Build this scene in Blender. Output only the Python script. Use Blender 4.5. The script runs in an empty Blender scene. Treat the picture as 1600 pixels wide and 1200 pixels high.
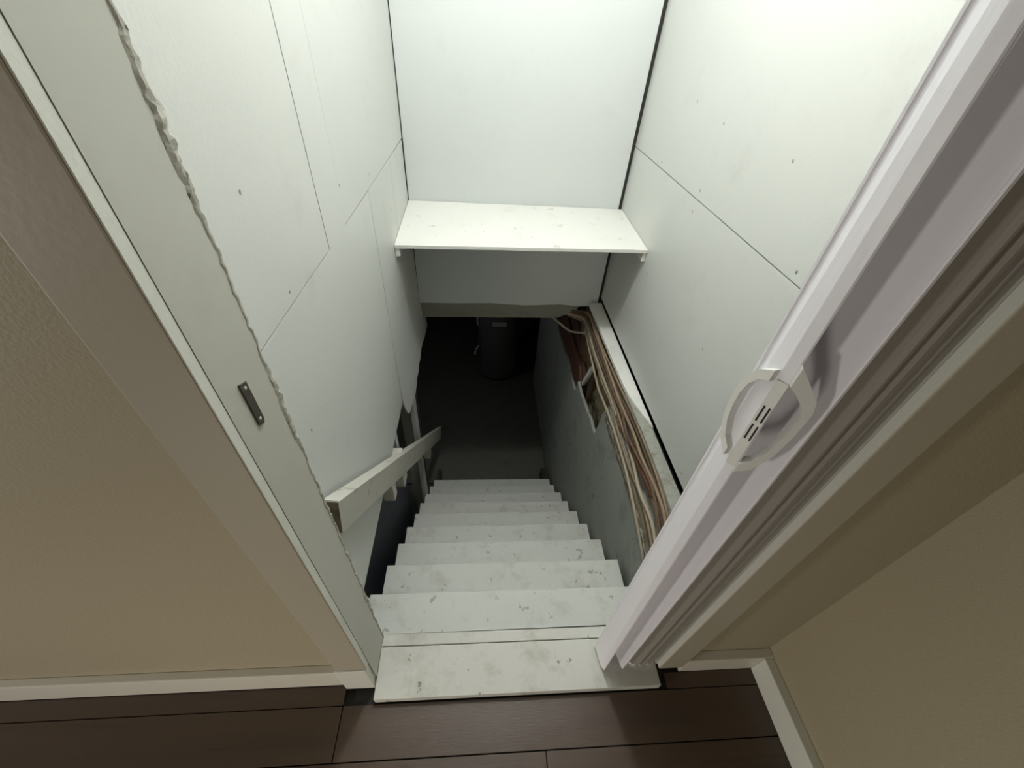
import bpy, bmesh, math, random
from mathutils import Vector, Matrix, noise
random.seed(7)
S = 1.45                      # camera height above the landing in metres; x, y, z below are in camera heights
def P(x, y, z): return Vector((x*S, y*S, (z+1)*S))   # camera at (0,0,0) -> landing floor at z = -1
scn = bpy.context.scene
COL = scn.collection

# ------------------------------------------------------------------ camera, world, lights, exposure
cd = bpy.data.cameras.new('camera'); cam = bpy.data.objects.new('camera', cd); COL.objects.link(cam)
cd.sensor_fit = 'HORIZONTAL'; cd.sensor_width = 36; cd.lens = 36*644.37/1600; cd.clip_start = 0.01
cam.location = P(0, 0, 0)
cam.rotation_euler = (math.radians(48.59779), math.radians(-3.34783), math.radians(-3.07023))
scn.camera = cam
scn.view_settings.view_transform = 'Standard'; scn.view_settings.look = 'None'
scn.view_settings.gamma = 1; scn.view_settings.use_curve_mapping = False
scn.view_settings.exposure = 0.0
w = bpy.data.worlds.new('world'); scn.world = w; w.use_nodes = True
w.node_tree.nodes['Background'].inputs[0].default_value = (1.0, .93, .82, 1)
w.node_tree.nodes['Background'].inputs[1].default_value = 0.02

def area(name, loc, target, size, power, col, size_y=None):
    l = bpy.data.lights.new(name, 'AREA'); l.energy = power; l.color = col
    l.shape = 'RECTANGLE'; l.size = size; l.size_y = size_y or size
    o = bpy.data.objects.new(name, l); COL.objects.link(o)
    o.location = P(*loc); o.rotation_euler = (P(*target)-P(*loc)).to_track_quat('-Z', 'Y').to_euler()
    return o
# low warm light from the room behind the camera, the lamp on the stairwell ceiling, an added weak fill for the dark basement, no real lamp
area('hall_light', (-.45, -.7, -.9), (.25, .25, -.85), .45, 7.8, (1, .92, .80), .4)
area('side_room_light', (-1.8, -.48, -.42), (.3, .25, -.5), .28, 16, (1, .96, .90), .28)
BULB = (.09, .87, .60)
def point(name, loc, power, col, r):
    l = bpy.data.lights.new(name, 'POINT'); l.energy = power; l.color = col; l.shadow_soft_size = r
    o = bpy.data.objects.new(name, l); COL.objects.link(o); o.location = P(*loc)
point('stair_lamp_light', BULB, 52, (.98, 1, .985), .06)
point('basement_fill_light', (-.5, 2.2, -1.2), 2.6, (.9, .95, 1), .08)

# ------------------------------------------------------------------ materials
def nt(name):
    m = bpy.data.materials.new(name); m.use_nodes = True
    t = m.node_tree; b = t.nodes['Principled BSDF']; return m, t, b
def N(t, typ, **k):
    n = t.nodes.new(typ)
    for a, v in k.items():
        if a in n.inputs: n.inputs[a].default_value = v
        else: setattr(n, a, v)
    return n
def paint(name, col, rough=.55, var=.06, vscale=1.6, grime=None, grime_amt=0., grime_scale=9, specks=0., speck_scale=26,
          speck_col=(.12,.11,.09), bump=.15, bscale=140, stretch=(1,1,1)):
    """painted surface: broad tone variation, worn grime patches, small specks, fine relief"""
    m, t, b = nt(name); L = t.links.new
    tc = N(t, 'ShaderNodeTexCoord'); mp = N(t, 'ShaderNodeMapping'); mp.inputs['Scale'].default_value = stretch
    L(tc.outputs['Object'], mp.inputs[0])
    n1 = N(t, 'ShaderNodeTexNoise', Scale=vscale, Detail=4.0); L(mp.outputs[0], n1.inputs['Vector'])
    mx = N(t, 'ShaderNodeMix'); mx.data_type = 'RGBA'
    mx.inputs[6].default_value = tuple(c*(1-var) for c in col)+(1,); mx.inputs[7].default_value = tuple(min(1, c*(1+var)) for c in col)+(1,)
    L(n1.outputs[0], mx.inputs[0]); out = mx.outputs[2]
    if grime:
        n2 = N(t, 'ShaderNodeTexNoise', Scale=grime_scale, Detail=9.0, Roughness=.68); L(mp.outputs[0], n2.inputs['Vector'])
        r = N(t, 'ShaderNodeValToRGB'); r.color_ramp.elements[0].position = .60-.12*min(1, grime_amt); r.color_ramp.elements[1].position = .74
        r.color_ramp.elements[1].color = (grime_amt,)*3+(1,); L(n2.outputs[0], r.inputs[0])
        m2 = N(t, 'ShaderNodeMix'); m2.data_type = 'RGBA'; m2.inputs[7].default_value = grime+(1,)
        L(r.outputs[0], m2.inputs[0]); L(out, m2.inputs[6]); out = m2.outputs[2]
    if specks:
        v = N(t, 'ShaderNodeTexNoise', Scale=speck_scale, Detail=3.0, Roughness=.6); L(mp.outputs[0], v.inputs['Vector'])
        r = N(t, 'ShaderNodeValToRGB'); r.color_ramp.elements[0].position = .66; r.color_ramp.elements[1].position = .69
        r.color_ramp.elements[1].color = (specks,)*3+(1,); L(v.outputs[0], r.inputs[0])
        m3 = N(t, 'ShaderNodeMix'); m3.data_type = 'RGBA'; m3.inputs[7].default_value = speck_col+(1,)
        L(r.outputs[0], m3.inputs[0]); L(out, m3.inputs[6]); out = m3.outputs[2]
    L(out, b.inputs['Base Color']); b.inputs['Roughness'].default_value = rough
    nb = N(t, 'ShaderNodeTexNoise', Scale=bscale, Detail=4.0); L(mp.outputs[0], nb.inputs['Vector'])
    bp = N(t, 'ShaderNodeBump', Strength=bump, Distance=.002); L(nb.outputs[0], bp.inputs['Height']); L(bp.outputs[0], b.inputs['Normal'])
    return m
M = {}
M['board'] = paint('white_painted_board', (.60,.615,.585), .5, .05, 1.3, (.42,.42,.38), .25, 5, .0, bump=.2)
M['back'] = paint('white_back_board', (.64,.665,.655), .5, .04, 1.2, (.48,.48,.44), .2, 5, bump=.15)
M['shelf'] = paint('white_shelf_paint', (.80,.80,.76), .45, .03, 2, (.55,.54,.48), .35, 6, .35, 17, (.35,.33,.28), .2)
M['jamb'] = paint('aged_white_jamb_paint', (.50,.50,.44), .42, .06, 3, (.36,.35,.28), .3, 6, bump=.06)
M['torn'] = paint('torn_plaster_edge', (.52,.51,.45), .9, .15, 30, (.20,.18,.14), .8, 30, .7, 60, (.06,.055,.05), .9, 90)
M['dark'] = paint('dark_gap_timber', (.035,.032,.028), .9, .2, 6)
M['tread'] = paint('worn_white_tread_paint', (.64,.65,.61), .6, .05, 3, (.42,.40,.33), .6, 9, .6, 26, (.24,.22,.17), .35, 90)
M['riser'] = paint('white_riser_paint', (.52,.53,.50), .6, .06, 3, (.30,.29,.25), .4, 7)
M['landing'] = paint('worn_landing_paint', (.60,.60,.55), .6, .06, 3, (.36,.34,.28), .8, 8, .8, 26, (.16,.14,.10), .4, 80)
M['beige'] = paint('beige_wall_paint', (.37,.325,.222), .6, .03, 1.2, bump=.5, bscale=230)
M['casing'] = paint('beige_casing_paint', (.41,.375,.29), .5, .03, 2, bump=.15, bscale=120)
M['trimwhite'] = paint('white_trim_paint', (.70,.71,.64), .45, .03, 3)
M['baseb'] = paint('white_baseboard_paint', (.66,.63,.55), .45, .03, 3)
M['vinyl'] = paint('white_vinyl', (.80,.79,.83), .38, .03, 2, bump=.12, bscale=200, stretch=(1,1,.1))
M['fold_shade'] = paint('shaded_vinyl', (.30,.275,.24), .5, .12, 4, stretch=(1,1,.1))  # white vinyl with the folds' shade put in its colour; nail holes reuse it
M['plastic'] = paint('white_handle_plastic', (.72,.72,.68), .3, .01, 2, bump=.02)
M['ink'] = paint('black_slot', (.006,.006,.006), .7, .0)
M['steel'] = paint('tarnished_steel', (.13,.12,.10), .4, .1, 20); M['steel'].node_tree.nodes['Principled BSDF'].inputs['Metallic'].default_value = .7
M['concrete'] = paint('grey_green_concrete', (.33,.345,.31), .9, .12, 3.5, (.11,.11,.085), .6, 5, .5, 22, (.05,.045,.035), .6, 50)
M['plaster'] = paint('stained_plaster_edge', (.33,.34,.30), .9, .15, 12, (.15,.12,.07), .8, 14, .8, 40, (.05,.04,.03), .8, 60)
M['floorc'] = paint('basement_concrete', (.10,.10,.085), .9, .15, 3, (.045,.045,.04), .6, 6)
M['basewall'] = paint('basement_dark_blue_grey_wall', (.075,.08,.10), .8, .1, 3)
M['beam'] = paint('grey_beige_beam_paint', (.27,.26,.22), .7, .12, 5, (.13,.12,.10), .4, 9, stretch=(.4,1,3))
M['timber'] = paint('old_brown_timber', (.085,.045,.025), .85, .25, 12, (.05,.03,.02), .6, 14, stretch=(1,.2,1))
M['rust'] = paint('reddish_board', (.11,.042,.022), .8, .2, 14, stretch=(1,.2,1))
M['insul'] = paint('brown_insulation', (.13,.075,.035), 1, .3, 25, (.06,.04,.02), .6, 20, bump=1, bscale=60)
M['rubble'] = paint('crumbled_mortar', (.20,.175,.10), 1, .3, 14, (.05,.04,.025), .9, 16, .8, 40, (.02,.018,.015), 1, 40)
M['rubble2'] = paint('brown_stained_concrete', (.20,.17,.115), 1, .3, 12, (.07,.045,.022), 1.0, 12, .8, 40, (.02,.018,.015), .8, 40)
M['cableA'] = paint('tan_cable_sheath', (.24,.175,.115), .8, .15, 15)
M['cableB'] = paint('brown_cable_sheath', (.10,.062,.038), .8, .15, 15)
M['cableC'] = paint('cream_cable_sheath', (.36,.31,.23), .8, .12, 15)
M['rail'] = paint('worn_white_rail_paint', (.56,.545,.49), .5, .05, 4, (.38,.33,.24), .7, 7, .4, 20, (.16,.13,.09), .3, 70)
M['endgrain'] = paint('dark_end_grain', (.20,.17,.13), .85, .25, 25, (.06,.05,.04), .8, 22)
M['tank'] = paint('grey_tank_enamel', (.11,.11,.105), .5, .05, 2)
M['tanktrim'] = paint('pale_tank_fitting', (.45,.45,.43), .5, .05, 4)
M['wood_floor'] = paint('dark_brown_floor_plank', (.075,.05,.033), .45, .25, 5, (.03,.02,.013), .5, 8, stretch=(.25,3,1))
M['ceil'] = paint('white_ceiling_paint', (.70,.70,.67), .8, .02, 2)
m, t, b = nt('lit_bulb_glass'); b.inputs['Base Color'].default_value = (1,1,1,1); b.inputs['Emission Color'].default_value = (.95,1,.96,1); b.inputs['Emission Strength'].default_value = 8; M['bulb'] = m

# ------------------------------------------------------------------ helpers
def link(o, parent=None):
    COL.objects.link(o)
    if parent: o.parent = parent
    return o
def mesh(name, verts, faces, mat, parent=None, smooth=False, bevel=0, kind=None):
    me = bpy.data.meshes.new(name)
    me.from_pydata([P(*v) for v in verts], [], faces); me.materials.append(M[mat])
    bm = bmesh.new(); bm.from_mesh(me); bmesh.ops.recalc_face_normals(bm, faces=bm.faces)
    if bevel: bmesh.ops.bevel(bm, geom=list(bm.edges), offset=bevel*S, segments=2, affect='EDGES', profile=.6)
    bm.to_mesh(me); bm.free()
    if smooth:
        for p in me.polygons: p.use_smooth = True
    o = link(bpy.data.objects.new(name, me), parent)
    if kind: o['kind'] = kind
    return o
BF = [(0,1,3,2),(4,6,7,5),(0,4,5,1),(2,3,7,6),(0,2,6,4),(1,5,7,3)]
def boxv(x0,x1,y0,y1,z0,z1): return [(x,y,z) for x in (x0,x1) for y in (y0,y1) for z in (z0,z1)]
def box(name, x, y, z, mat, parent=None, bevel=0, kind=None):
    return mesh(name, boxv(x[0],x[1],y[0],y[1],z[0],z[1]), BF, mat, parent, bevel=bevel, kind=kind)
def slab(name, pts, axis, a, b, mat, parent=None, kind=None, bevel=0):
    """polygon given in the two other axes, thick from a to b along axis"""
    def v(p, c):
        if axis == 'x': return (c, p[0], p[1])
        if axis == 'y': return (p[0], c, p[1])
        return (p[0], p[1], c)
    n = len(pts); vs = [v(p, a) for p in pts]+[v(p, b) for p in pts]
    fs = [tuple(range(n)), tuple(range(2*n-1, n-1, -1))]+[(i, (i+1) % n, n+(i+1) % n, n+i) for i in range(n)]
    return mesh(name, vs, fs, mat, parent, kind=kind, bevel=bevel)
def tube(name, pts, r, mat, parent=None, sides=8):
    """smooth tube through points"""
    q = [Vector(p) for p in pts]; path = []
    for i in range(len(q)-1):
        p0, p1, p2, p3 = q[max(i-1, 0)], q[i], q[i+1], q[min(i+2, len(q)-1)]
        for k in range(4):
            u = k/4; path.append(.5*((2*p1)+(p2-p0)*u+(2*p0-5*p1+4*p2-p3)*u*u+(3*p1-p0-3*p2+p3)*u**3))
    path.append(q[-1]); vs, fs = [], []
    for i, p in enumerate(path):
        d = (path[min(i+1, len(path)-1)]-path[max(i-1, 0)]).normalized()
        a = d.cross(Vector((0, 0, 1)) if abs(d.z) < .9 else Vector((1, 0, 0))).normalized(); c = d.cross(a)
        for k in range(sides):
            an = 2*math.pi*k/sides; vs.append(tuple(p+r*(math.cos(an)*a+math.sin(an)*c)))
    for i in range(len(path)-1):
        for k in range(sides):
            fs.append((i*sides+k, i*sides+(k+1) % sides, (i+1)*sides+(k+1) % sides, (i+1)*sides+k))
    fs += [tuple(range(sides)), tuple(range((len(path)-1)*sides, len(path)*sides))]
    return mesh(name, vs, fs, mat, parent, smooth=True)
def lathe(name, cx, cy, prof, mat, parent=None, n=40):
    vs, fs = [], []
    for r, z in prof:
        for k in range(n): vs.append((cx+r*math.cos(2*math.pi*k/n), cy+r*math.sin(2*math.pi*k/n), z))
    for i in range(len(prof)-1):
        for k in range(n): fs.append((i*n+k, i*n+(k+1) % n, (i+1)*n+(k+1) % n, (i+1)*n+k))
    fs += [tuple(range(n)), tuple(range((len(prof)-1)*n, len(prof)*n))]
    return mesh(name, vs, fs, mat, parent, smooth=False)
def struct(o): o['kind'] = 'structure'; return o
def empty(name, loc):
    o = link(bpy.data.objects.new(name, None)); o.location = P(*loc); o.empty_display_size = .05; return o
def part(o, parent):           # keep world position when the parent is an Empty away from the origin
    o.parent = parent; o.matrix_parent_inverse = Matrix.Translation(-parent.location); return o
def tag(o, label, cat, group=None):
    o['label'] = label; o['category'] = cat
    if group: o['group'] = group
    return o
def fan(name, grid, mat, parent=None, kind=None, smooth=True):
    """grid of points (rows of equal length) as a surface"""
    nr, nc = len(grid), len(grid[0]); vs = [p for r in grid for p in r]
    fs = [(i*nc+j, i*nc+j+1, (i+1)*nc+j+1, (i+1)*nc+j) for i in range(nr-1) for j in range(nc-1)]
    return mesh(name, vs, fs, mat, parent, smooth=smooth, kind=kind)

TOP = .70                                    # ceiling height
XL, XR, YB = -.27, .545, 1.62                # stairwell: left and right panel faces, back panel face
ZL, ZR, ZB = -1.035, -.915, -.955            # bottoms of the panelling
YW = .25                                     # face of the hall wall with the doorway
JL, JR = -.2, .376                           # doorway sides
# ------------------------------------------------------------------ stairwell walls
wl = struct(box('wall_left', (-.30, XL-.012), (.3205, 1.72), (ZL+.03, TOP), 'dark'))
g = .0014                                    # half a joint
def pan(name, pts, x0, x1, par): return slab(name, pts, 'x', x0, x1, 'board', par)
pan('panel', [(.33,-.325+g),(.73-g,-.327+g),(.73-g,TOP),(.33,TOP)], XL, XL-.012, wl)
pan('panel', [(.33,ZL),(1.063-g,ZL+.003),(1.067-g,-.326-g),(.848+g,-.326-g),(.848-g,TOP),(.73+g,TOP),(.73+g,-.327-g),(.33,-.325-g)], XL, XL-.012, wl)
pan('panel', [(.848+g,-.326+g),(YB-.002,-.322+g),(YB-.002,TOP),(.848+g,TOP)], XL, XL-.012, wl)
# far lower sheet: torn lower edge that bulges off the wall
jag = [(1.068,-1.005),(1.076,-1.06),(1.098,-1.115),(1.112,-1.137),(1.177,-1.130),(1.225,-1.139),(1.274,-1.131),(1.30,-1.118),(1.344,-1.121),
       (1.38,-1.108),(1.419,-1.112),(1.47,-1.098),(1.523,-1.102),(1.58,-1.118),(1.66,-1.125),(1.70,-1.13)]
cols = []
def warp(y, z):
    f = max(0, min(1, (-z-.75)/.35)); return XL+.016*f*f*max(0, min(1, (y-1.06)/.12))
def row(y, zb, off):
    r = []
    for k in range(15):
        z = -.324-g+(zb+.324)*k/14; r.append((warp(y, z)+off, y, z))
    return r
ys = [(1.068,-1.005)]+jag[1:]
lo = [row(y if y < YB else YB+.0*(y), z, 0) if y < YB-.02 else None for y, z in ys]
grid = []
for y, z in ys:
    r = []
    for k in range(15):
        zz = -.325+(z+.325)*k/14
        yy = min(y, YB-.002) if zz > ZB else min(y, YB+(y-YB)*min(1, (ZB-zz)/.08))
        r.append((warp(yy, zz), yy, zz))
    grid.append(r)
s1 = fan('panel', grid, 'board', wl)
md = s1.modifiers.new('thick', 'SOLIDIFY'); md.thickness = .006*S; md.offset = -1 if s1.data.polygons[0].normal.x > 0 else 1
for p in s1.data.polygons: p.use_smooth = False
slab('patch_strip', [(1.365,-.335),(1.378,-.335),(1.372,-.95),(1.352,-.95)], 'x', XL+.0008, XL-.002, 'board', wl)

wr = struct(box('wall_right', (XR+.012, XR+.04), (.318, 1.72), (ZR+.02, TOP), 'dark'))
slab('panel', [(.33,-.317+g),(YB+.01,-.309+g),(YB+.01,TOP),(.33,TOP)], 'x', XR, XR+.012, 'board', wr)
slab('panel', [(.33,ZR+.004),(YB+.01,ZR),(YB+.01,-.309-g),(.33,-.317-g)], 'x', XR, XR+.012, 'board', wr)
wb = struct(box('wall_back', (XL-.03, XR+.04), (YB+.012, YB+.06), (ZB+.02, TOP), 'dark'))
bot = [(XL+.003,ZB-.002),(-.1,ZB-.001),(.05,ZB+.004),(.2,ZB-.004),(.36,ZB+.006),(.45,ZB-.002),(XR-.014,ZB+.004)]
slab('panel', bot+[(XR-.016,TOP),(XL+.003,TOP)], 'y', YB, YB+.012, 'back', wb)
for p in [(1.23,-.126),(1.059,-.146),(1.355,-.295),(1.063,-.291),(1.066,-.343),(.773,-.156),(.634,-.297),(1.225,-.595),(.787,-.576),(.646,-.888),(1.195,-.90),(.839,-.89)]:
    mesh('nail_hole', [(XR-.0006, p[0]+.0024*math.cos(a), p[1]+.0035*math.sin(a)) for a in [i*math.pi/3 for i in range(6)]]+[(XR+.002, p[0], p[1])],
         [(i, (i+1) % 6, 6) for i in range(6)]+[(0,1,2,3,4,5)], 'fold_shade', wr)
for p in [(.73,-.17),(.857,-.255),(.541,-.307),(.505,-.162),(.466,-.515),(1.101,-.299),(1.305,-.452)]:
    mesh('nail_hole', [(XL+.0006, p[0]+.0020*math.cos(a), p[1]+.003*math.sin(a)) for a in [i*math.pi/3 for i in range(6)]]+[(XL-.002, p[0], p[1])],
         [(i, (i+1) % 6, 6) for i in range(6)]+[(0,1,2,3,4,5)], 'fold_shade', wl)
struct(slab('trim_1', [(XL-.01,-.94),(XR-.09,-.94),(XR-.10,-.985),(.40,-1.005),(.36,-1.028),(XL-.01,-1.038)], 'y', YB+.012, YB+.06, 'beam'))
struct(box('ceiling', (-1.9, .75), (-1.6, 1.72), (TOP, TOP+.05), 'ceil'))

# wall between hall and stairwell, with the doorway
wf = struct(slab('wall_front', [(-1.9,-1.02),(JL-.02,-1.02),(JL-.02,.40),(JR+.02,.40),(JR+.02,-1.02),(.75,-1.02),(.75,TOP),(-1.9,TOP)], 'y', YW, .318, 'beige'))
struct(box('wall_side', (.611, .66), (-1.6, YW), (-1.06, TOP), 'beige'))
struct(box('baseboard_side', (.591, .611), (-1.6, YW-.018), (-1.022, -.955), 'trimwhite', bevel=.002))
struct(box('baseboard_front', (JR+.052, .611), (YW-.018, YW), (-1.022, -.952), 'baseb', bevel=.002))
struct(box('baseboard_left', (-1.9, JL-.055), (YW-.014, YW), (-1.02, -.937), 'baseb', bevel=.002))
hf = struct(box('floor', (-1.9, .75), (-1.6, .249), (-1.07, -1.030), 'dark'))
yy = .203; k = 0
while yy > -.30:
    x0 = -1.9; x1 = -1.9+.2+.13*((k*3) % 5)
    while x0 < .6:
        box('floor_plank', (x0+.001, min(x1, .6)-.001), (yy-.083, yy-.001), (-1.030, -1.0225), 'wood_floor', hf, bevel=.0008)
        x0 = x1; x1 = x0+.72
        if x1 > .45: x1 = .6
    yy -= .084; k += 1
for a, c in ((-1.9, -.9), (-.899, JL-.061), (JR+.0205, .591)):
    box('floor_plank', (a, c), (.2035, YW-.0145 if a < 0 else YW-.0185), (-1.030, -1.0225), 'wood_floor', hf)
box('floor_plank', (-1.9, .6), (-1.6, yy), (-1.030, -1.0225), 'wood_floor', hf)

# jambs and casings
jl = struct(box('door_jamb', (JL-.02, JL), (.243, .306), (-1.0, .40), 'jamb')); jl.name = 'trim_2'
edge = []
z = -1.0
while z < .40:
    d = .0035*noise.noise(Vector((0, 0, z*22)))+.0035*noise.noise(Vector((3, 0, z*110)))
    edge.append((.3145+d, z)); z += .008
slab('jamb_edge', [(.304,-1.0)]+edge+[(.304,.40)], 'x', JL-.02, JL-.0004, 'jamb', jl)
grid = []
for i in range(0, 470):
    z = -1.0+i*.003; a = .004*noise.noise(Vector((7, 0, z*30)))+.003*noise.noise(Vector((2, 5, z*120)))
    big = max(.05, noise.noise(Vector((1, 9, z*8)))*1.0+.18); r = []
    for j, (dy, dx) in enumerate([(-.004,-.0003),(-.002,.0007),(0,.0010),(.0015,.0002),(.003,-.0016),(.005,-.006)]):
        n = noise.noise(Vector((j*.9, 3, z*160))); m_ = noise.noise(Vector((j*1.7, 8, z*60)))
        r.append((JL+dx*(.5+2*big)+.0022*n*big, .3145+a+dy*(.5+1.7*big)+(.0022*n+.002*m_)*(.4+big), z))
    grid.append(r)
fan('torn_plaster', grid, 'torn', jl, kind='stuff', smooth=False)
struct(box('trim_3', (JR, JR+.02), (.243, .318), (-1.0, .40), 'jamb'))
struct(box('trim_4', (JL-.02, JR+.02), (.243, .318), (.40, .42), 'jamb'))
def casing(name, x0, x1, xi, z0):
    o = struct(box(name, (x0, x1), (.2315, YW), (z0, .45), 'casing', bevel=.0015))
    # painted return on the doorway side
    s = .0012 if xi > (x0+x1)/2 else -.0012
    box('edge_face', (min(xi, xi+s), max(xi, xi+s)), (.2325, .2425), (z0+.002, .45), 'trimwhite', o)
    return o
casing('trim_5', JL-.056, JL-.0017, JL-.0017, -.905)
casing('trim_6', JR+.001, JR+.051, JR+.001, -.99)
struct(box('trim_7', (JL-.056, JR+.051), (.2315, YW), (.45, .50), 'casing', bevel=.0015))
struct(box('trim_8', (JL-.06, JL-.003), (.229, YW), (-1.02, -.906), 'trimwhite', bevel=.002))

# ------------------------------------------------------------------ basement shell
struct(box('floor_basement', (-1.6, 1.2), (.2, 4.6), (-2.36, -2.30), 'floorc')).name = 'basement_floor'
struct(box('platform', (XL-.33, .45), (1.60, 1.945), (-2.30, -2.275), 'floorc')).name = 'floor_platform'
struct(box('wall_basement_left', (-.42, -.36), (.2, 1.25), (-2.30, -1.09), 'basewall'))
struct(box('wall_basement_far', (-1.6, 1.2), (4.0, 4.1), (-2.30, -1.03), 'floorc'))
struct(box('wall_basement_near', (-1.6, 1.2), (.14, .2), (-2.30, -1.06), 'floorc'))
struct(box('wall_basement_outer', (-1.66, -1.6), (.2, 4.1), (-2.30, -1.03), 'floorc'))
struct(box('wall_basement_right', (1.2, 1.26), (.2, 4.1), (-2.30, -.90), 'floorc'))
struct(box('ceiling_basement', (-1.66, XL-.014), (.318, 4.1), (-1.09, -1.03), 'dark'))
struct(box('ceiling_rear', (XL-.014, 1.2), (YB+.06, 4.1), (-1.05, -.99), 'dark'))
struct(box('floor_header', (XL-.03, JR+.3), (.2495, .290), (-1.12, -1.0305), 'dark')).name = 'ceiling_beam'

# concrete wall on the right with its broken top
cw = struct(slab('wall_concrete', [(.34,-2.30),(2.66,-2.30),(2.66,-1.36),(2.114,-1.329),(1.80,-1.345),(1.694,-1.315),(1.56,-1.33),(1.444,-1.322),(1.436,-1.28),(1.429,-1.244),(1.36,-1.252),
    (1.304,-1.244),(1.27,-1.239),(1.21,-1.232),(1.166,-1.219),(1.12,-1.222),(1.081,-1.218),(1.066,-1.15),(1.056,-1.075),(1.04,-1.05),(1.028,-1.03),(1.005,-1.004),(.95,-1.012),(.88,-1.000),(.80,-1.008),(.70,-1.02),(.60,-1.035),(.52,-1.06),(.44,-1.07),(.34,-1.06)],
    'x', .458, .470, 'concrete'))
box('wall_footing', (.470, .50), (.34, 2.66), (-2.30, -1.42), 'concrete', cw)
struct(slab('wall_stone_core', [(.34,-2.30),(4.0,-2.30),(4.0,-1.05),(1.1,-1.05),(.9,-1.02),(.34,-1.02)], 'x', .53, .60, 'floorc'))
# crumbled fill behind the concrete face
grid = []
for i in range(60):
    y = .36+i*.030; r = []
    for j in range(16):
        z = -1.36+.38*j/15; n = noise.noise(Vector((y*16, z*16, 2)))
        r.append((.502+.020*n+.008*noise.noise(Vector((y*50, z*50, 5))), y, z))
    r.append((.53, y, -.972)); grid.append(r)
fan('crumbled_mortar', grid, 'rubble', cw, kind='stuff', smooth=False)
grid = []
for i in range(100):
    y = .36+i*.0068; r = []
    for j in range(7):
        x = .452+.09*j/6; n = noise.noise(Vector((y*30, x*40, 2)))
        r.append((x, y, -1.012+.012*n-(.03 if j == 0 else 0)+(-.03 if y < .6 and j < 3 else 0)*min(1, (.6-y)*8 if y < .6 else 0)+.01*j/6))
    grid.append(r)
fan('stained_plaster', grid, 'plaster', cw, kind='stuff', smooth=False)
slab('batten', [(2.137,-1.343),(1.886,-1.18),(1.50,-1.20),(1.44,-1.26),(1.45,-1.345),(1.6,-1.36)], 'x', .4705, .482, 'rust', cw)
slab('batten', [(1.95,-1.33),(1.88,-1.06),(1.83,-1.06),(1.42,-1.235),(1.40,-1.28)], 'x', .484, .500, 'timber', cw)
slab('batten', [(1.36,-1.25),(1.34,-1.05),(1.30,-1.05),(1.315,-1.25)], 'x', .486, .515, 'timber', cw)

# stained broken band along the top of the concrete
grid = []
for i in range(90):
    y = .36+i*.0074; r = []
    top = -1.012 if y > .62 else -1.012-(.62-y)*.22
    dep = .062+.05*noise.noise(Vector((y*7, 1, 0)))+.02*noise.noise(Vector((y*40, 1, 0)))
    for j in range(9):
        t = j/8; z = top-dep*t; r.append((.4575-.004*math.sin(t*math.pi)*(1+noise.noise(Vector((y*50, z*60, 3))))+(.003 if j in (0, 8) else 0), y, z))
    grid.append(r)
fan('stained_plaster', grid, 'rubble2', cw, kind='stuff', smooth=False)
# ledge plate under the right panels
E_ = XR-.0025
lp = struct(slab('trim_9', [(.4870,1.60),(.4885,1.45),(.4915,1.30),(.494,1.18),(.4985,1.06),(.5035,1.00),(.513,.955),(.525,.905),(.536,.875),(E_,.85),(E_,1.60)], 'z', -.940, -.926, 'shelf'))
struct(slab('trim_10', [(.498,1.02),(E_,1.02),(E_,.34),(.49,.34),(.498,.5),(.506,.66),(.505,.85)], 'z', -.975, -.932, 'plaster'))

# ------------------------------------------------------------------ staircase
st = empty('staircase', (.08, .32, -1))
tag(st, 'steep white painted wooden staircase with worn scuffed treads going down to the basement', 'stairs')
RUN, RISE, Y0 = .1347, .1275, .3191
part(box('landing_board', (JL+.0005, JR-.0005), (.205, .2945), (-1.0215, -1.0), 'landing', bevel=.0012), st)
part(slab('landing_nosing', [(JL+.001,.296),(.375,.296),(.375,.3185),(.45,.3185),(.45,.3195),(JL-.065,.3195),(JL-.065,.3155),(JL+.001,.3155)], 'z', -1.02, -.9985, 'landing', bevel=.002), st)
rj = random.Random(11)
for k in range(1, 11):
    y1 = Y0+k*RUN; y0 = y1-RUN-.004; zt = -1-k*RISE
    if k < 10:
        a, b = rj.uniform(-.003, .003), rj.uniform(-.003, .003)
        o = mesh('tread', [(x, y, zz) for x in (-.276+a, .44+b) for y in (y0, y1) for zz in (zt-.02, zt)], BF, 'tread', bevel=.0035)
        part(o, st)
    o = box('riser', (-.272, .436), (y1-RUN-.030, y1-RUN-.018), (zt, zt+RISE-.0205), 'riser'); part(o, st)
def stringer(x0, x1):
    return slab('stringer', [(Y0-.03,-1.03),(Y0-.03,-1.25),(Y0+9.6*RUN,-2.275),(Y0+9.9*RUN,-2.275),(Y0+9.85*RUN,-2.19)]+
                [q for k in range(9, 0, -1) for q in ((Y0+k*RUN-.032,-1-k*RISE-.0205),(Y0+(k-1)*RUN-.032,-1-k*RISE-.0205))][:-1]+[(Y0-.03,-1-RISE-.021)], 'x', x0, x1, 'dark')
part(stringer(-.262, -.238), st); part(stringer(.405, .43), st)

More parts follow.
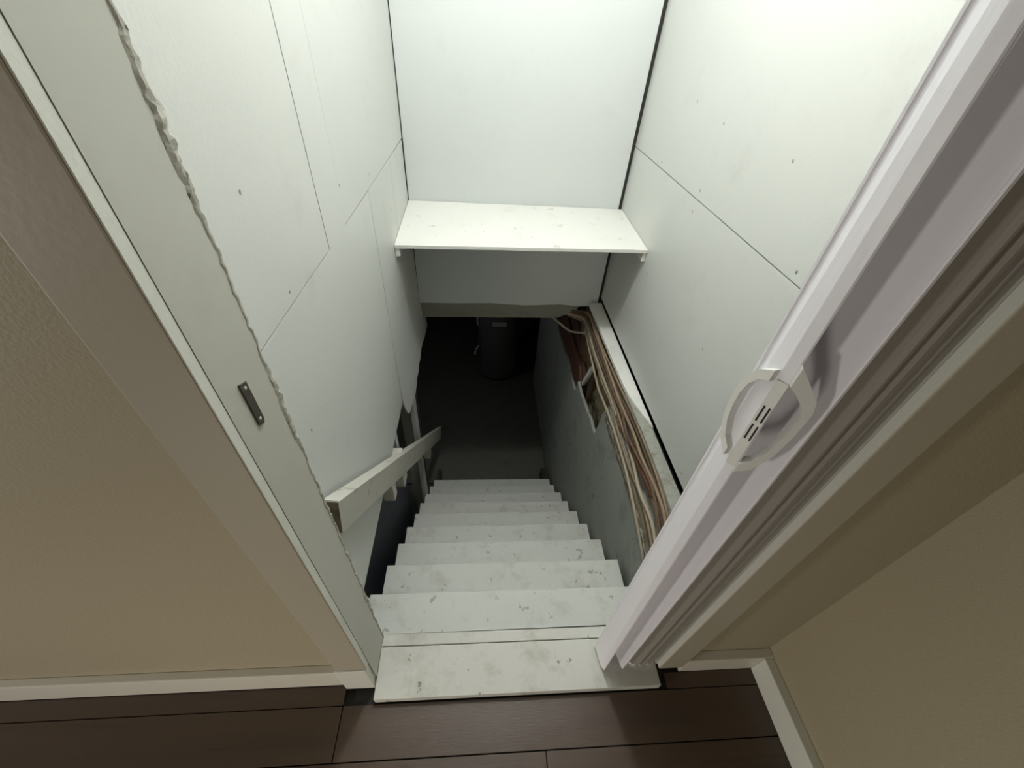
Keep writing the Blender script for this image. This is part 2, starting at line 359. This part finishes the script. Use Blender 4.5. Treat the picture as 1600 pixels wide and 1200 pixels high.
# ------------------------------------------------------------------ shelf
sh = empty('shelf', (.14, 1.45, -.54))
tag(sh, 'white painted board shelf across the back of the stairwell above the header', 'shelf')
fr = [(XL+.0015,1.268,-.5465)]
for i in range(1, 16):
    u = i/16; fr.append((XL+.0015+u*(XR-XL-.003), 1.268+.0018*noise.noise(Vector((u*9,0,0))), -.5465+u*.0125))
fr.append((XR-.0015,1.266,-.534))
bk = [(p[0], YB-.002, -.523) for p in fr]
v = fr+bk+[(p[0],p[1],p[2]-.0105-.0008*noise.noise(Vector((p[0]*60,0,4)))) for p in fr]+[(p[0],p[1],p[2]-.011) for p in bk]; n = len(fr)
f = [(i,i+1,n+i+1,n+i) for i in range(n-1)]+[(2*n+i,3*n+i,3*n+i+1,2*n+i+1) for i in range(n-1)]+[(i,2*n+i,2*n+i+1,i+1) for i in range(n-1)]+[(n+i,n+i+1,3*n+i+1,3*n+i) for i in range(n-1)]+[(0,n,3*n,2*n),(n-1,3*n-1,4*n-1,2*n-1)]
part(mesh('shelf_board', v, f, 'shelf'), sh)
part(mesh('cleat', [(x,y,z) for x in (XL+.001,XL+.015) for y, zz in ((1.272,-.5585),(1.61,-.535)) for z in (zz-.027,zz)], BF, 'shelf', bevel=.0015), sh)
part(mesh('cleat', [(x,y,z) for x in (XR-.013,XR-.001) for y, zz in ((1.272,-.546),(1.61,-.535)) for z in (zz-.030,zz)], BF, 'shelf', bevel=.0015), sh)

# ------------------------------------------------------------------ handrail
hr = empty('handrail', (-.245, .4, -.72))
tag(hr, 'white painted timber handrail with a dark raw near end on the left stairwell wall', 'handrail')
A = [(-.259,.395,-.6085),(-.231,.395,-.613),(-.2440,.395,-.712),(-.2655,.395,-.712)]
B_ = [(-.252,1.76,-1.917),(-.236,1.775,-1.930),(-.240,1.74,-2.005),(-.262,1.73,-2.02)]
rows = []
for i in range(13):
    u = i/12; rows.append([tuple(A[j][c]+(B_[j][c]-A[j][c])*u+(.0012*noise.noise(Vector((u*14, j, c)))) for c in range(3)) for j in range(4)])
vs = [p for r in rows for p in r]; fs = [(i*4+j, i*4+(j+1) % 4, (i+1)*4+(j+1) % 4, (i+1)*4+j) for i in range(12) for j in range(4)]+[(48,49,50,51)]
part(mesh('rail', vs, fs+[(0,1,2,3)], 'rail', bevel=0), hr)
o = mesh('end_grain', [(p[0]+(.2*(-.248-p[0])*.15), p[1]-.0006, p[2]+.002*(1 if p[2] < -.66 else -1)) for p in rows[0]]+[(p[0], p[1]+.002, p[2]) for p in rows[0]], [(0,1,2,3),(0,1,5,4),(1,2,6,5),(2,3,7,6),(3,0,4,7)], 'endgrain')
part(o, hr); o['label'] = 'dark raw sawn end'
def bracket(y, z, h, d):
    o = mesh('bracket', [(x, yy, zz) for x in (XL-.008, -.2455) for yy, z0, z1 in ((y-d, z-h, z+h*.55), (y+d, z-h*1.02, z+h*.5)) for zz in (z0, z1)], BF, 'rail', bevel=.002)
    return part(o, hr)
bracket(.85, -1.10, .095, .026); bracket(.72, -1.03, .060, .016); bracket(1.36, -1.62, .075, .022)

# post and framing below the left wall
po = empty('timber_post', (-.29, 1.32, -2.275))
tag(po, 'grey painted timber post standing between the left wall and the steps, behind the handrail', 'post')
part(box('post_board', (-.335, -.292), (1.255, 1.275), (-2.275, -1.036), 'beam', bevel=.001), po)
part(box('post_board', (-.291, -.272), (1.250, 1.30), (-2.275, -1.036), 'board', bevel=.001), po)
part(box('post_core', (-.33, -.275), (1.276, 1.35), (-2.275, -1.036), 'dark'), po)
sp = box('support_post', (-.295, -.278), (.93, .955), (-1.20, -1.004), 'board', bevel=.001)
tag(sp, 'short pale stud end under the left wall edge, above the handrail bracket', 'post')

# ------------------------------------------------------------------ electrical cables on the ledge
rc = random.Random(5)
mats = ['cableA','cableC','cableB','cableA','cableB','cableA','cableC','cableB','cableA']
def cx(y, u):                       # bundle sides follow the ledge
    L_ = [(.45,.452),(.60,.455),(.87,.456),(1.2,.457),(1.56,.462)]; R_ = [(.45,.482),(.60,.500),(.78,.507),(.94,.502),(1.18,.486),(1.56,.484)]
    def ip(T):
        for (a, b), (c, d) in zip(T, T[1:]):
            if y <= c: return b+(d-b)*(max(y, a)-a)/(c-a)
        return T[-1][1]
    return ip(L_)+(ip(R_)-ip(L_))*u
desc = ['innermost tan cable of the bundle on the broken wall top','cream cable of the bundle, beside the innermost tan one','brown cable sagging low inside the bundle on the wall top',
        'tan cable in the middle of the bundle on the wall top','dark brown cable in the middle of the bundle, crossing its neighbours','tan cable lying on top of the bundle',
        'cream cable next to the white ledge board','dark brown cable tucked against the white ledge board','outermost tan cable touching the white ledge board']
for i, mt in enumerate(mats):
    u = i/8; pts = []
    for k in range(13):
        y = 1.60-k*.095
        uu = max(-.05, min(1, u+.34*noise.noise(Vector((k*.55, i*3.1, 0)))))
        zz = -.968+.012*(i % 3)-.008*abs(noise.noise(Vector((k*.6, i*2.0, 5))))-(.02 if i < 2 else 0)
        if k == 0: uu = .5*uu; zz -= .03
        if y < .56: zz -= (.56-y)*.35; 
        pts.append((cx(y, uu), y, zz))
    pts = [(pts[0][0]-.09, 1.66, -1.012+.006*(i % 3))]+pts
    o = tube('electrical_cable', pts, .0042+.0008*(i % 2), mt)
    tag(o, desc[i], 'cable', 'cables bundled on the broken wall top')
# white cable crossing under the header, drooping
o = tube('electrical_cable', [(.30,1.69,-1.02),(.36,1.60,-1.03),(.41,1.55,-1.045),(.455,1.50,-1.02),(.475,1.44,-.985)], .005, 'cableC')
tag(o, 'pale cable drooping under the header beam to the bundle', 'cable')
o = tube('electrical_cable', [(.462,1.50,-1.0),(.458,1.33,-1.02),(.452,1.15,-1.03),(.4505,1.0,-1.012),(.450,.85,-1.006),(.4495,.7,-1.02),(.4495,.5,-1.08)], .0045, 'cableC')
tag(o, 'pale cable running below the bundle along the broken concrete edge', 'cable')
o = mesh('wood_strip', [(x+dx,y,z+dz) for (x,y,z) in ((.458,.95,-.985),(.472,.62,-.965)) for dx in (0,.010) for dz in (0,.014)], [(0,1,3,2),(4,6,7,5),(0,4,5,1),(2,3,7,6),(0,2,6,4),(1,5,7,3)], 'rust', bevel=.001)
tag(o, 'thin reddish wood strip lying among the cables', 'wood strip')
o = mesh('broken_splinter', [(.474,1.425,-1.245),(.486,1.425,-1.245),(.474,1.405,-1.25),(.486,1.405,-1.25),(.472,1.345,-1.085),(.484,1.345,-1.085),(.472,1.325,-1.09),(.484,1.325,-1.09)], [(0,1,3,2),(4,6,7,5),(0,4,5,1),(2,3,7,6),(0,2,6,4),(1,5,7,3)], 'shelf')
tag(o, 'small white splintered stick leaning in the hole of the concrete wall', 'stick')
grid = []
for i in range(17):
    a = 2*math.pi*i/16; r = []
    for j in range(9):
        b = -math.pi/2+math.pi*j/8; n = 1+.35*noise.noise(Vector((math.cos(a)*2, math.sin(a)*2, b*2)))
        r.append((.497+.016*math.cos(b)*math.cos(a)*n, 1.50+.14*math.sin(b)*n, -1.12+.055*math.cos(b)*math.sin(a)*n-.12*.6*math.sin(b)*.5))
    grid.append(r)
o = fan('insulation', grid, 'insul', kind='stuff', smooth=False)
tag(o, 'brown insulation stuffed behind the cables at the top of the broken wall', 'insulation')

# ------------------------------------------------------------------ water heater
wh = empty('water_heater', (.145, 2.78, -2.30))
tag(wh, 'dark grey cylindrical water heater standing in the unlit basement', 'water heater')
part(lathe('tank', .145, 2.78, [(.15,-2.27),(.158,-2.262),(.158,-1.42),(.150,-1.405),(.05,-1.395)], 'tank', n=48), wh)
part(lathe('base_ring', .145, 2.78, [(.145,-2.30),(.145,-2.27)], 'dark', n=48), wh)
part(box('access_cover', (.095, .20), (2.612, 2.622), (-1.735, -1.70), 'tanktrim', bevel=.002), wh)
part(tube('pipe', [(-.02,2.72,-1.05),(-.02,2.72,-1.60),(-.018,2.725,-1.75),(-.015,2.73,-1.80)], .009, 'tanktrim'), wh)
part(tube('drain_valve', [(-.005,2.70,-1.98),(-.03,2.66,-1.99),(-.035,2.65,-2.03)], .010, 'tanktrim'), wh)

# ------------------------------------------------------------------ strike plate
sp = empty('strike_plate', (JL, .2725, -.267))
tag(sp, 'narrow tarnished metal strike plate screwed to the left door jamb', 'strike plate')
part(slab('plate', [(.2665,-.240),(.2765,-.244),(.2770,-.289),(.2745,-.293),(.2675,-.289)], 'x', JL-.001, JL+.0016, 'steel'), sp)
for z in (-.2475, -.2845):
    part(mesh('screw', [(JL+.0016+(.0008 if r == 0 else 0), .2718+(.0019 if r else .0012)*math.cos(a), z+(.0019 if r else .0012)*math.sin(a)) for r in (1,0) for a in [i*math.pi/5 for i in range(10)]],
         [(i,(i+1)%10,10+(i+1)%10,10+i) for i in range(10)]+[tuple(range(10,20))], 'tanktrim'), sp)

# ------------------------------------------------------------------ accordion door, folded back at the right jamb
ad = empty('folding_door', (.31, .25, -1))
tag(ad, 'white vinyl accordion door folded back against the right side of the doorway', 'door')
def fold(name, plan, th, mat, z0=-.993, z1=.395, lean=False):
    """upright sheet through plan points, th thick away from the camera side"""
    n = len(plan); out = []
    for i, p in enumerate(plan):
        a = Vector(plan[max(i-1,0)]); c = Vector(plan[min(i+1,n-1)]); d = (c-a).normalized(); nn = Vector((-d.y, d.x))
        out.append((p[0]+nn.x*th, p[1]+nn.y*th))
    poly = list(plan)+out[::-1]; m_ = len(poly)
    if not lean: return part(slab(name, poly, 'z', z0, z1, mat), ad)
    vs = []                                    # the nose of the lead post hangs slightly out of plumb
    for z in (z0, z1):
        for i, p in enumerate(poly):
            k_ = max(0, min(1, ((i if i < n else 2*n-1-i)-1)/1.0)) if (i if i < n else 2*n-1-i) < 3 else 1
            vs.append((p[0]-.004*(z+.26)*k_, p[1]+.0135*(z+.26)*k_, z))
    fs = [tuple(range(m_)), tuple(range(2*m_-1, m_-1, -1))]+[(i, (i+1) % m_, m_+(i+1) % m_, m_+i) for i in range(m_)]
    return part(mesh(name, vs, fs, mat), ad)
lead = fold('lead_post', [(.2515,.2785),(.2520,.2755),(.2525,.2525),(.2530,.2515),(.2575,.2445),(.2590,.2440)], .008, 'vinyl', lean=True)
fold('back_lip', [(.2500,.2790),(.2505,.2768)], .003, 'vinyl')
fold('fold_panel', [(.2600,.2480),(.2720,.2760),(.2880,.2800)], .003, 'vinyl')
fold('fold_panel', [(.2880,.2800),(.2945,.2570),(.2985,.2365)], .003, 'vinyl')
fold('hinge_strip', [(.2982,.2375),(.3000,.2350),(.3030,.2355)], .0025, 'vinyl')
fold('fold_panel', [(.3028,.2362),(.313,.2490),(.3285,.2400)], .003, 'fold_shade')
fold('hinge_strip', [(.3275,.2412),(.3290,.2360),(.3315,.2362)], .003, 'fold_shade')
fold('fold_panel', [(.3313,.2368),(.336,.2460),(.3395,.2410)], .003, 'fold_shade')
fold('hinge_strip', [(.3390,.2425),(.3405,.2350),(.3440,.2355)], .003, 'fold_shade')
fold('fold_panel', [(.3438,.2362),(.350,.2470),(.3560,.2425)], .003, 'fold_shade')
fold('hinge_strip', [(.3553,.2435),(.3575,.2395),(.3605,.2400)], .003, 'fold_shade')
fold('fold_panel', [(.3600,.2410),(.366,.2490),(.3755,.2490)], .003, 'fold_shade')
part(box('track', (.24, .376), (.238, .27), (.385, .40), 'vinyl'), ad)

# handle: centre plate with four slots, and a bail on each side of the lead post
hd = None
e1, e2 = Vector((.2525,.2520)), Vector((.2580,.2440))      # nose of the lead post
dn = (e2-e1).normalized(); nrm = Vector((dn.y, -dn.x))
def nose(u, z, off): q = e1+(e2-e1)*u+nrm*off; return (q.x, q.y, z)
def plate(u0, u1, z0, z1, off, th, mat, nm):
    vs = [nose(u, z, o_) for o_ in (off, off+th) for u in (u0, u1) for z in (z0, z1)]
    return mesh(nm, vs, BF, mat, hd)
hd = part(plate(.0, 1.0, -.325, -.215, 0, .0012, 'plastic', 'handle'), ad)
for za, zb in ((-.262,-.243),(-.286,-.267)):
    plate(.22, .38, za, zb, .0012, .0004, 'ink', 'slot'); plate(.70, .86, za, zb, .0012, .0004, 'ink', 'slot')
def bail(name, start, dirn, outer, inner, z0):
    """flat loop in the plane of (dirn, z), given as outer and inner outlines"""
    a = Vector((-dirn.y, dirn.x)); n = len(outer); vs = []
    for s in (-.0045, .0045):
        for L_ in (outer, inner):
            for u, z in L_: q = start+dirn*u+a*s; vs.append((q.x, q.y, z))
    fs = []
    for i in range(n-1):
        fs += [(i,i+1,n+i+1,n+i),(2*n+i,3*n+i,3*n+i+1,2*n+i+1),(i,2*n+i,2*n+i+1,i+1),(n+i,n+i+1,3*n+i+1,3*n+i)]
    fs += [(0,n,3*n,2*n),(n-1,3*n-1,4*n-1,2*n-1)]
    return mesh(name, vs, fs, 'plastic', hd)
bail('bail', Vector((.2580,.2445)), Vector((.93,-.37)).normalized(),
     [(0,-.193),(.010,-.205),(.024,-.222),(.0275,-.235),(.0265,-.265),(.022,-.295),(.012,-.320),(0,-.328)],
     [(0,-.214),(.008,-.221),(.0175,-.232),(.0212,-.242),(.0205,-.265),(.0165,-.289),(.009,-.309),(0,-.316)], 0)
bail('bail', Vector((.2505,.2540)), Vector((-.25,.97)).normalized(),
     [(0,-.206),(.012,-.214),(.021,-.228),(.0240,-.245),(.0235,-.265),(.021,-.283),(.012,-.303),(0,-.316)],
     [(0,-.218),(.008,-.222),(.015,-.233),(.0180,-.247),(.0178,-.265),(.0155,-.280),(.009,-.296),(0,-.305)], 0)

# ------------------------------------------------------------------ ceiling lamp over the stairs (above the frame)
lm = empty('ceiling_lamp', (BULB[0], BULB[1], TOP))
tag(lm, 'bare bulb in a white porcelain holder on the stairwell ceiling', 'lamp')
part(lathe('lamp_holder', BULB[0], BULB[1], [(.04,TOP-.001),(.04,TOP-.012),(.022,TOP-.035)], 'plastic', n=24), lm)
b2 = part(lathe('bulb', BULB[0], BULB[1], [(.008,TOP-.034),(.012,TOP-.040),(.014,TOP-.046)], 'bulb', n=16), lm)
